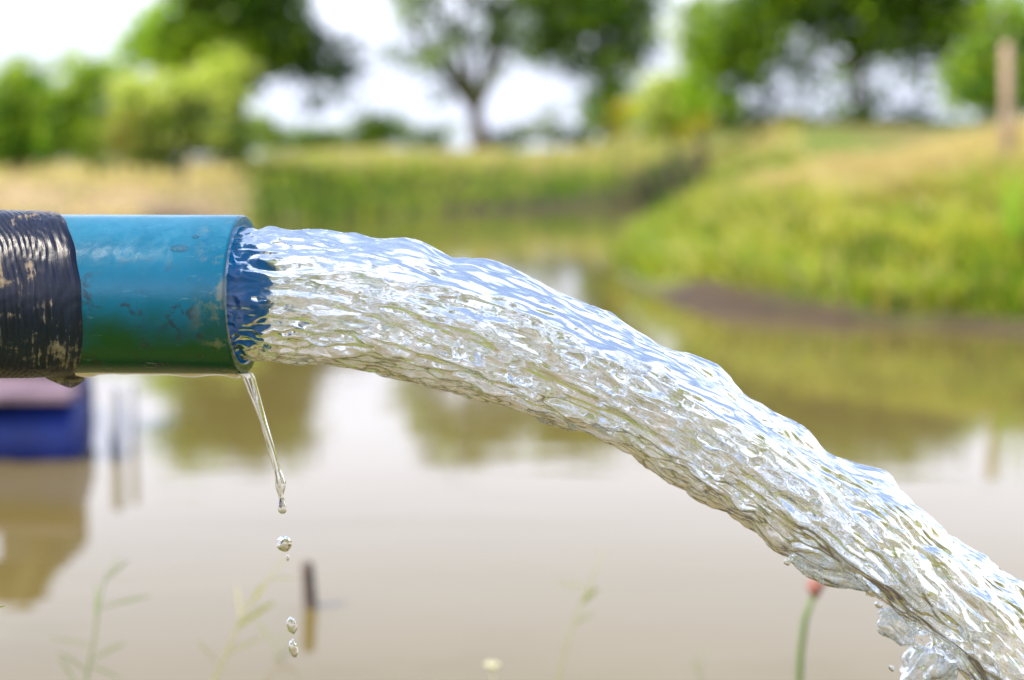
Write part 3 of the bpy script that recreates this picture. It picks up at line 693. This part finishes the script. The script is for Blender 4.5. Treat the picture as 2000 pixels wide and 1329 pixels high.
g2 = np.abs(((ph / .0023 + 2 * noise3(dist_from_end * 20, ct * 2, st_ * 2)) % 1) - .5) * 2
rr = PR + thick + .00085 * sm(groove * 2.6 + .5 * noise3(s * 60, ct * 3, st_ * 3)) + .00030 * sm(g2 * 2) + .0009 * noise3(s * 22, ct * 2.2, st_ * 2.2)
rr = np.where(dist_from_end < .0015, PR + .0002 + (rr - PR) * np.sqrt(np.clip(dist_from_end / .0015, 0, 1)), rr)
# bends down to the left, out of the frame
bend = np.clip(-.26 - s, 0, None)
Xs = s; Zb = -1.9 * bend ** 2
V = np.stack([Xs + 0 * st_, -st_ * rr, ct * rr + Zb], -1)
flow = np.stack([dist_from_end + 0 * th, np.broadcast_to(st_, rr.shape) , np.broadcast_to(ct, rr.shape)], -1)
hose = mesh_np("rubber_hose", V.reshape(-1, 3), grid_faces(nu, nv)[:, ::-1], HM, None, uv=flow.reshape(-1, 3))
hose.location = pc; hose.rotation_euler = (0, 0, -YAW)
tag(hose, "muddy black ribbed rubber hose sleeved over the end of the blue pipe", "hose")
# torn bit of rubber hanging under the sleeve's end
m = MB()
fl0 = pp(-.132, R(178), PR + .001); pts = []
V = [pp(-.142, R(150), PR + .0035), pp(-.120, R(150), PR + .0025), pp(-.147, R(172), PR + .004), pp(-.117, R(172), PR + .002), pp(-.139, R(176), PR + .0075), pp(-.118, R(184), PR + .0045), pp(-.1290, R(176), PR + .0115), pp(-.1275, R(182), PR + .011)]
V2 = [v + (v - pc).normalized() * -.0 + Vector((0, .003, 0)) for v in V]
m.add(V + V2, [(0, 1, 3, 2), (2, 3, 5, 4), (4, 5, 7, 6), (9, 8, 10, 11), (11, 10, 12, 13), (13, 12, 14, 15), (0, 2, 10, 8), (2, 4, 12, 10), (4, 6, 14, 12), (6, 7, 15, 14), (7, 5, 13, 15), (5, 3, 11, 13), (3, 1, 9, 11), (1, 0, 8, 9)])
fo = m.build("torn_flap", HM, None); fo.parent = hose; fo.matrix_parent_inverse = (Matrix.Translation(pc) @ Matrix.Rotation(-YAW, 4, 'Z')).inverted()
sb = fo.modifiers.new("sub", 'SUBSURF'); sb.levels = sb.render_levels = 2

# ------------------------------------------------------------------ clear water
def water_mat(name, foam=0.0, rough=0.0, bump=0.0):
    t = NT(name)
    gl = t.n("ShaderNodeBsdfGlass"); gl.inputs["IOR"].default_value = 1.333; gl.inputs["Roughness"].default_value = rough
    outn = gl.outputs[0]
    if foam:
        f = t.n("ShaderNodeAttribute", attribute_name="flow").outputs["Vector"]
        n1 = t.noise(t.mapv(f, (11, 2.6, 2.6)), 1, 5, .55, .8)
        n2 = t.noise(t.mapv(f, (75, 27, 27)), 1, 5, .62, .5)
        if bump:
            h = t.math('ADD', n1, t.math('MULTIPLY', n2, .45)); nn = t.bump(h, bump, .004); t.l(nn, gl.inputs["Normal"])
        sep = t.n("ShaderNodeSeparateXYZ"); t.l(f, sep.inputs[0])
        mask = t.ramp(t.math('ADD', t.math('MULTIPLY', n1, .5), t.math('MULTIPLY', n2, .5)), [(.50, (0, 0, 0)), (.63, (1, 1, 1))])
        st = t.n("ShaderNodeMapRange"); st.inputs[1].default_value = .012; st.inputs[2].default_value = .05; t.l(sep.outputs[0], st.inputs[0])
        fac = t.math('MULTIPLY', t.math('MULTIPLY', mask, st.outputs[0]), t.math('MULTIPLY', t.math('SUBTRACT', 1.35, sep.outputs[1]), foam))
        tr = t.n("ShaderNodeBsdfTranslucent"); tr.inputs[0].default_value = (.80, .89, 1.0, 1)  # foam tint also paints in blue sky light, most on the underside
        df = t.n("ShaderNodeBsdfDiffuse"); df.inputs[0].default_value = (.80, .89, 1.0, 1)
        ms = t.n("ShaderNodeMixShader"); ms.inputs[0].default_value = .5; t.l(tr.outputs[0], ms.inputs[1]); t.l(df.outputs[0], ms.inputs[2])
        m2 = t.n("ShaderNodeMixShader"); t.l(fac, m2.inputs[0]); t.l(gl.outputs[0], m2.inputs[1]); t.l(ms.outputs[0], m2.inputs[2]); outn = m2.outputs[0]
    t.l(outn, t.out.inputs[0]); return t.m
JM = water_mat("rushing_water", foam=.13, rough=.022, bump=.14)
WM = water_mat("clear_water")
def splash_mat():
    t = NT("bubbly_splash"); gl = t.n("ShaderNodeBsdfGlass"); gl.inputs["IOR"].default_value = 1.333
    P = t.n("ShaderNodeTexCoord").outputs["Object"]; nz = t.noise(t.mapv(P, (1, 1, 1)), 160, 6, .65, .6)
    tr = t.n("ShaderNodeBsdfTranslucent"); tr.inputs[0].default_value = (.85, .92, 1, 1); df = t.n("ShaderNodeBsdfDiffuse"); df.inputs[0].default_value = (.85, .92, 1, 1)
    a = t.n("ShaderNodeMixShader"); a.inputs[0].default_value = .5; t.l(tr.outputs[0], a.inputs[1]); t.l(df.outputs[0], a.inputs[2])
    b = t.n("ShaderNodeMixShader"); t.l(t.math('MULTIPLY', t.ramp(nz, [(.42, (0, 0, 0)), (.62, (1, 1, 1))]), .6), b.inputs[0]); t.l(gl.outputs[0], b.inputs[1]); t.l(a.outputs[0], b.inputs[2])
    t.l(t.bump(nz, .3, .002), gl.inputs["Normal"]); t.l(b.outputs[0], t.out.inputs[0]); return t.m
SM = splash_mat()

top_e = [(420, 445), (500, 446), (560, 450), (620, 457), (700, 466), (760, 464), (800, 474), (850, 500), (900, 506), (950, 515), (1000, 532), (1050, 556), (1100, 583), (1150, 606), (1200, 634),
         (1240, 654), (1290, 664), (1340, 692), (1400, 742), (1450, 768), (1500, 790), (1550, 836), (1600, 862), (1660, 880), (1700, 912), (1760, 968), (1800, 1010), (1850, 1035), (1900, 1060), (1950, 1096), (2000, 1140), (2100, 1232), (2300, 1440), (2500, 1680), (2640, 1860)]
bot_e = [(420, 704), (500, 704), (560, 708), (620, 717), (700, 727), (760, 736), (820, 748), (880, 765), (940, 780), (1000, 792), (1060, 815), (1100, 836), (1160, 856), (1200, 862), (1260, 893), (1300, 925), (1360, 966), (1420, 1003),
         (1480, 1030), (1540, 1072), (1580, 1100), (1640, 1128), (1700, 1146), (1740, 1185), (1800, 1222), (1850, 1250), (1900, 1320), (1950, 1375), (2000, 1425), (2100, 1530), (2300, 1770), (2500, 2030), (2640, 2200)]
tx, ty = np.array(top_e).T; bx_, by_ = np.array(bot_e).T
NU, NV = 1700, 520
xs = np.linspace(430, 2560, NU)
cy = 575 + .000338 * np.clip(xs - 480, 0, None) ** 2
T_, B_ = np.interp(xs, tx, ty), np.interp(xs, bx_, by_)
def smooth(a, k=15):
    kk = np.hanning(k); kk /= kk.sum(); return np.convolve(np.pad(a, k // 2, mode='edge'), kk, 'valid')[:len(a)]
T_, B_ = smooth(T_), smooth(B_)
slope = 2 * .000338 * np.clip(xs - 480, 0, None); cs = 1 / np.sqrt(1 + slope ** 2); sn = slope * cs
# offset of the visible edges from the axis, taken square to the flow
ht = (cy - T_) * cs * PX; hb = (B_ - cy) * cs * PX
arc = np.concatenate([[0], np.cumsum(np.hypot(np.diff(xs), np.diff(cy)))]) * PX
th = np.linspace(0, 2 * np.pi, NV, endpoint=False)
S = (arc[:, None] - arc[np.searchsorted(xs, 476)]); C_, S_ = np.cos(th)[None, :], np.sin(th)[None, :]
wt = sm((C_ + .35) / .7)
rv = ht[:, None] * wt + hb[:, None] * (1 - wt)
wd = .0478 + .004 * sm(S / .3)
rad = 1 / np.sqrt((C_ / rv) ** 2 + (S_ / wd) ** 2)
g = sm((S + .03) / .06); g_late = sm((S - .1) / .45)
S_true = S; S = S + .055 * (1 - np.exp(-np.clip(S + .03, 0, None) / .05))
wx_ = .35 * noise3(S * 9, C_ * 1.5, S_ * 1.5 + 9) + .35 * np.exp(-np.clip(S_true, 0, None) / .04) * noise3(S * 30, C_ * 4, S_ * 4 + 3)
d1 = noise3(S * 9 + wx_, C_ * 1.6, S_ * 1.6)
d2 = noise3(S * 22 + 2 * wx_, C_ * 3.6 + wx_, S_ * 3.6 + 5)
d3 = noise3(S * 42 + 4 * wx_, C_ * 6.5 + 2 * wx_, S_ * 6.5 + 2)
d3b = np.abs(noise3(S * 30 - 3 * wx_, C_ * 6 + 2 * wx_, S_ * 6 + 7))
d4 = noise3(S * 85 + 3 * wx_, C_ * 15 + 2 * wx_, S_ * 17)
S_w = S; rg = sm(.45 + .9 * noise3(S * 7, C_ * 1.9, S_ * 1.9 + 4) - .35 * C_)     # smooth lobes and rough stretches
d5 = noise3(S * 230, C_ * 36, S_ * 36 + 3)
disp = (.0034 * d1 * (1 - .6 * sm(C_ * 1.2)) + .0036 * d2 * (1 + .6 * g_late) + (.45 + .55 * rg) * (1 + .75 * sm(.4 - C_)) * (1 - .5 * sm((-.55 - C_) / .3)) * (.0029 * d3 - .0030 * (d3b - .3)) * (1 + .5 * g_late) + (.35 + .65 * rg) * (1 + .35 * sm(.2 - C_)) * .0012 * d4 * (1 + .4 * g_late) + rg * .00028 * d5) * (.04 + .96 * g)
S = S_true
for px_, th0, amp, ls_, lt_ in ((775, -.25, .0024, .016, .45), (905, -.2, .0030, .016, .5), (1130, -.1, .0025, .02, .5), (1325, -.22, .0036, .026, .42), (1640, -.1, .0040, .018, .5), (1890, -.2, .0042, .026, .45),
                                (700, 1.0, .0030, .014, .3), (880, .8, .0035, .015, .3), (1050, 1.3, .0030, .016, .3), (1000, 2.3, .0030, .016, .4), (1230, .9, .0035, .018, .3), (1450, 1.1, .0035, .018, .35), (1640, 2.9, .0080, .022, .4), (1560, 2.6, .004, .012, .4)):
    s0_ = np.interp(px_, xs, S[:, 0]); dth = (np.arctan2(S_, C_) - th0 + np.pi) % (2 * np.pi) - np.pi
    u_ = (S - s0_) / ls_
    disp = disp + amp * np.exp(-(u_ * np.where(u_ > 0, 1.3, .75)) ** 2 - (dth / lt_) ** 2)
ins = S < .002
wi = sm(S / .008); rad = rad + disp * wi - np.abs(disp) * 1.3 * (1 - wi) 
rad = np.where(S < 0, np.minimum(rad, PI_ - .0006), rad)
axisx = (xs - 476) * PX
cz = -(cy - 577) * PX
V = np.stack([axisx[:, None] + rad * C_ * sn[:, None], -S_ * rad, cz[:, None] + rad * C_ * cs[:, None]], -1).reshape(-1, 3)
F = grid_faces(NU, NV)[:, ::-1]
c0, c1 = len(V), len(V) + 1
V = np.concatenate([V, [[axisx[0], 0, cz[0]], [axisx[-1], 0, cz[-1]]]])
j = np.arange(NV); j2 = (j + 1) % NV
capA = np.stack([j, j2, np.full(NV, c0), np.full(NV, c0)], -1)[:, [1, 0, 2, 2]]
flow = np.concatenate([np.stack([S + 0 * C_, C_ + 0 * S, S_ + 0 * S], -1).reshape(-1, 3), [[0, 0, 0], [0, 0, 0]]])
def add_tris(me_name, V, Fq, tris, mat, uv):
    me = bpy.data.meshes.new(me_name); V = np.asarray(V, np.float32)
    me.vertices.add(len(V)); me.vertices.foreach_set("co", V.ravel())
    li = np.concatenate([Fq.ravel(), tris.ravel()]).astype(np.int32)
    ls = np.concatenate([np.arange(len(Fq)) * 4, len(Fq) * 4 + np.arange(len(tris)) * 3]).astype(np.int32)
    me.loops.add(len(li)); me.loops.foreach_set("vertex_index", li)
    me.polygons.add(len(ls)); me.polygons.foreach_set("loop_start", ls)
    me.polygons.foreach_set("use_smooth", np.ones(len(ls), bool)); me.update(calc_edges=True)
    at_ = me.attributes.new("flow", 'FLOAT_VECTOR', 'POINT'); at_.data.foreach_set("vector", np.asarray(uv, np.float32).ravel())
    me.materials.append(mat); o = bpy.data.objects.new(me_name, me); SC.collection.objects.link(o); return o
tA = np.stack([j, j2, np.full(NV, c0)], -1); tB = np.stack([j2 + (NU - 1) * NV, j + (NU - 1) * NV, np.full(NV, c1)], -1)

TR = np.concatenate([tA, tB])
# air torn into the water: long wobbly bubbles inside the jet (their faces look inwards, from water to air)
bv, bf, bfl = [V], [F], [flow]; off = len(V); nb_u, nb_v = 18, 12
for q_ in range(950):
    i0 = int(RNG.uniform(0.045, .93) ** 1.0 * NU); a0 = RNG.uniform(0, 2 * np.pi); rr_ = math.sqrt(RNG.random()) * .84
    big_ = RNG.random() < .45
    Ln = RNG.uniform(.008, .026) if big_ else RNG.uniform(.002, .009); Wd = RNG.uniform(.0014, .0044) if big_ else RNG.uniform(.0006, .0022)
    ctr = np.array([axisx[i0] + rv[i0].mean() * rr_ * math.cos(a0) * sn[i0], -math.sin(a0) * rr_ * wd.ravel()[i0], cz[i0] + rv[i0].mean() * rr_ * math.cos(a0) * cs[i0]])
    ua = np.linspace(0, np.pi, nb_u)[:, None]; va = np.linspace(0, 2 * np.pi, nb_v, endpoint=False)[None, :]
    lx_ = np.cos(ua) * Ln / 2 + 0 * va; wq = 1 + .55 * noise3(lx_ * 260 + q_, np.cos(va) * 1.2 + 0 * ua, np.sin(va) * 1.2 + 0 * ua)
    ly_ = np.sin(ua) * np.cos(va) * Wd * wq; lz_ = np.sin(ua) * np.sin(va) * Wd * wq * 1.2 + .0016 * noise3(lx_ * 90 + q_, 0 * lx_, 0 * lx_)
    bx2 = lx_ * cs[i0] + lz_ * sn[i0]; bz2 = -lx_ * sn[i0] + lz_ * cs[i0]
    bv.append(np.stack([bx2, ly_, bz2], -1).reshape(-1, 3) + ctr); bf.append(grid_faces(nb_u, nb_v)[:, ::-1] + off); off += nb_u * nb_v
    bfl.append(np.tile([[0.0, 0, 0]], (nb_u * nb_v, 1)))
V, F, flow = np.concatenate(bv), np.concatenate(bf), np.concatenate(bfl)
jet = add_tris("water_jet", V, F, TR, JM, flow)
jet.location = pc; jet.rotation_euler = (0, 0, -JYAW)
tag(jet, "thick clear jet of rushing water arching out of the blue pipe into the pond", "water jet")

def blob(name, label, cat, x, y, rx, ry, group, Y=1.0, seed=0, tilt=0, rough=.12, mat=None, nn=48, dep=None):
    c = at(x, y, Y); V = []; fl = []
    a_ = np.linspace(0, np.pi, nn)[:, None]; b_ = np.linspace(0, 2 * np.pi, nn, endpoint=False)[None, :]
    X = np.sin(a_) * np.cos(b_); Yv = np.sin(a_) * np.sin(b_); Z = np.cos(a_) + 0 * b_
    q = 1 + rough * (noise3(X * 1.3 + seed, Yv * 1.3, Z * 1.3) + .35 * noise3(X * 5 + seed, Yv * 5, Z * 1.8))
    k = Y / F_PX * 1.0
    X, Yv, Z = X * rx * k * q, Yv * (dep or min(rx, ry)) * k * q, Z * ry * k * q
    ca, sa = math.cos(tilt), math.sin(tilt); X, Z = X * ca + Z * sa, -X * sa + Z * ca
    o = mesh_np(name, np.stack([X, Yv, Z], -1).reshape(-1, 3), grid_faces(nn, nn), mat or WM)
    o.location = c
    return tag(o, label, cat, group)
DG = "drops falling from the pipe's lower lip"
YD = YP - .018
# thin drip
path = [(478, 728, 13), (486, 738, 10.5), (492, 755, 9.5), (500, 780, 9), (510, 810, 8.2), (520, 842, 7.6), (529, 872, 6.8), (536, 898, 6), (542, 918, 5.6), (546, 932, 8), (549, 945, 9.8), (549, 955, 8.8), (549, 964, 6), (550, 973, 5), (551, 980, 6.5), (552, 990, 9.5), (552, 999, 9), (552, 1004, 4)]
pa = np.array(path, float); L = np.concatenate([[0], np.cumsum(np.hypot(np.diff(pa[:, 0]), np.diff(pa[:, 1])))])
ll = np.linspace(0, L[-1], 160); qx, qy, qr = (np.interp(ll, L, pa[:, i]) for i in range(3))
qx, qy, qr = smooth(qx, 9), smooth(qy, 9), smooth(qr, 5)
m = MB(); P = [at(a, b, YD) for a, b in zip(qx, qy)]
nr = 24; V = []; 
for i, p_ in enumerate(P):
    r_ = max(qr[i], .6) * PX
    for j_ in range(nr):
        a = 2 * math.pi * j_ / nr; tw = a + i * .03
        r2 = r_ * (1 + .16 * math.cos(2 * tw) + .10 * math.sin(3 * tw - i * .05))
        V.append(p_ + Vector((math.cos(a) * r2, -math.sin(a) * r2 * .8, 0)))
F = [(i * nr + k_, i * nr + (k_ + 1) % nr, (i + 1) * nr + (k_ + 1) % nr, (i + 1) * nr + k_) for i in range(len(P) - 1) for k_ in range(nr)]
F += [tuple(range(nr))[::-1], tuple((len(P) - 1) * nr + k_ for k_ in range(nr))]
m.add(V, [f[::-1] for f in F]); dr = m.build("water_drip", WM, origin=P[0])
tag(dr, "thin twisting thread of water running off the pipe's lower lip", "water drip")
blob("water_drop", "round clear drop, the first below the thin water thread", "water drop", 555, 1062, 14.5, 16, DG, YD, 1, 0, .15)
blob("water_drop", "tiny droplet just under the round clear drop", "water drop", 562, 1090, 3.2, 6, DG, YD, 2)
blob("water_drop", "upper drop of the close pair left of the wooden stake", "water drop", 570, 1222, 10, 17, DG, YD, 3, -.2, .2)
blob("water_drop", "lowest drop of all, under its twin left of the wooden stake", "water drop", 573, 1267, 8.5, 18, DG, YD, 4, -.15, .2)
JG = "lumps of water breaking off the jet"
blob("water_splash", "glassy lump of water just free of the jet's underside", "water drop", 1752, 1222, 30, 44, JG, 1.0, 11, R(-52), .30, SM, 90)
blob("water_splash", "bubbly lump of water at the bottom edge below the jet", "water drop", 1818, 1302, 42, 62, JG, 1.0, 15, R(42), .45, SM, 110)
blob("water_splash", "flat lip of water peeling off the underside of the jet", "water drop", 1640, 1112, 38, 105, JG, .99, 19, R(-72), .35, SM, 110, dep=34)
for i_, (x_, y_, q_, lb) in enumerate(((1537, 1099, 5, "tiny droplet level with the flat lip of water, left of the lip's tip"), (1716, 1182, 6, "tiny droplet between the flat lip and the glassy lump under the jet"),
                                   (1790, 1262, 7, "small droplet between the glassy lump and the bubbly lump under the jet"), (1742, 1306, 5, "tiny droplet at the bottom edge left of the bubbly lump"))):
    blob("spray_droplet", lb, "water drop", x_, y_, q_, q_ * 1.5, "spray droplets under the jet", 1.0 + .01 * math.sin(i_ * 2), 30 + i_, R(-50), .2, WM, 20)
# water clinging to the pipe
CG = "water clinging to the pipe"
nn_ = 220; sA = np.linspace(-.128, -.004, nn_)[:, None]; tB_ = np.linspace(-1, 1, 30)[None, :]
hang = .62 * (.0003 + .0034 * (noise3(sA * 42, 0.3 + 0 * sA, 1.0 + 0 * sA) + .22).clip(0) + .003 * np.exp(-((sA + .006) / .006) ** 2) + .0022 * np.exp(-((sA + .115) / .012) ** 2)) * sm((sA + .128) / .006) * sm((-.003 - sA) / .003)
wth = R(19); thv = np.pi - tB_ * wth
r_out = PR + np.clip(hang, 0.0002, None) * (1 - tB_ ** 2) ** 1.2 + .0001
Vo = np.stack([sA + 0 * tB_, -np.sin(thv) * r_out, np.cos(thv) * r_out], -1)
Vi = np.stack([sA + 0 * tB_, -np.sin(thv) * (PR - .0004) + 0 * sA, np.cos(thv) * (PR - .0004) + 0 * sA], -1)
ring = np.concatenate([Vo, Vi[:, ::-1]], 1)
wf = mesh_np("water_film", ring.reshape(-1, 3), grid_faces(nn_, 60), WM); wf.location = pc; wf.rotation_euler = (0, 0, -YAW)
tag(wf, "wavy film of water hanging along the bottom of the blue pipe", "water film", CG)
def bead(x, y, rx, ry, h, lab):
    # find where the pixel's ray meets the pipe
    d = ray(x, y); o_ = Vector((0, 0, CAM_H)); best = None
    for i in range(4000):
        t = .85 + i * .00006; q = o_ + d * t; v = q - pc; s_ = v.dot(AX); rad_ = (v - AX * s_).length
        if rad_ < PR: best = (q, s_, (v - AX * s_) / rad_); break
    if not best: return
    q, s_, nrm = best; tan = AX.cross(nrm).normalized()
    V = []; n1_, n2_ = 14, 32
    for i in range(n1_):
        a = math.pi * i / (n1_ - 1)
        for j_ in range(n2_):
            b = 2 * math.pi * j_ / n2_
            V.append(q + AX * math.sin(a) * math.cos(b) * rx * PX + tan * math.sin(a) * math.sin(b) * ry * PX + nrm * math.cos(a) * h)
    me = mesh_np("water_bead", [tuple(v - q) for v in V], grid_faces(n1_, n2_), WM); me.location = q
    tag(me, lab, "water drop", CG)
bead(382, 463, 7, 5, .0009, "small clear bead on top of the blue pipe near the rim")
bead(350, 486, 17, 8, .0007, "flat smeared bead of water below the small bead near the rim")
bead(295, 712, 15, 9, .0022, "swollen bead of water on the pipe's underside at mid length")
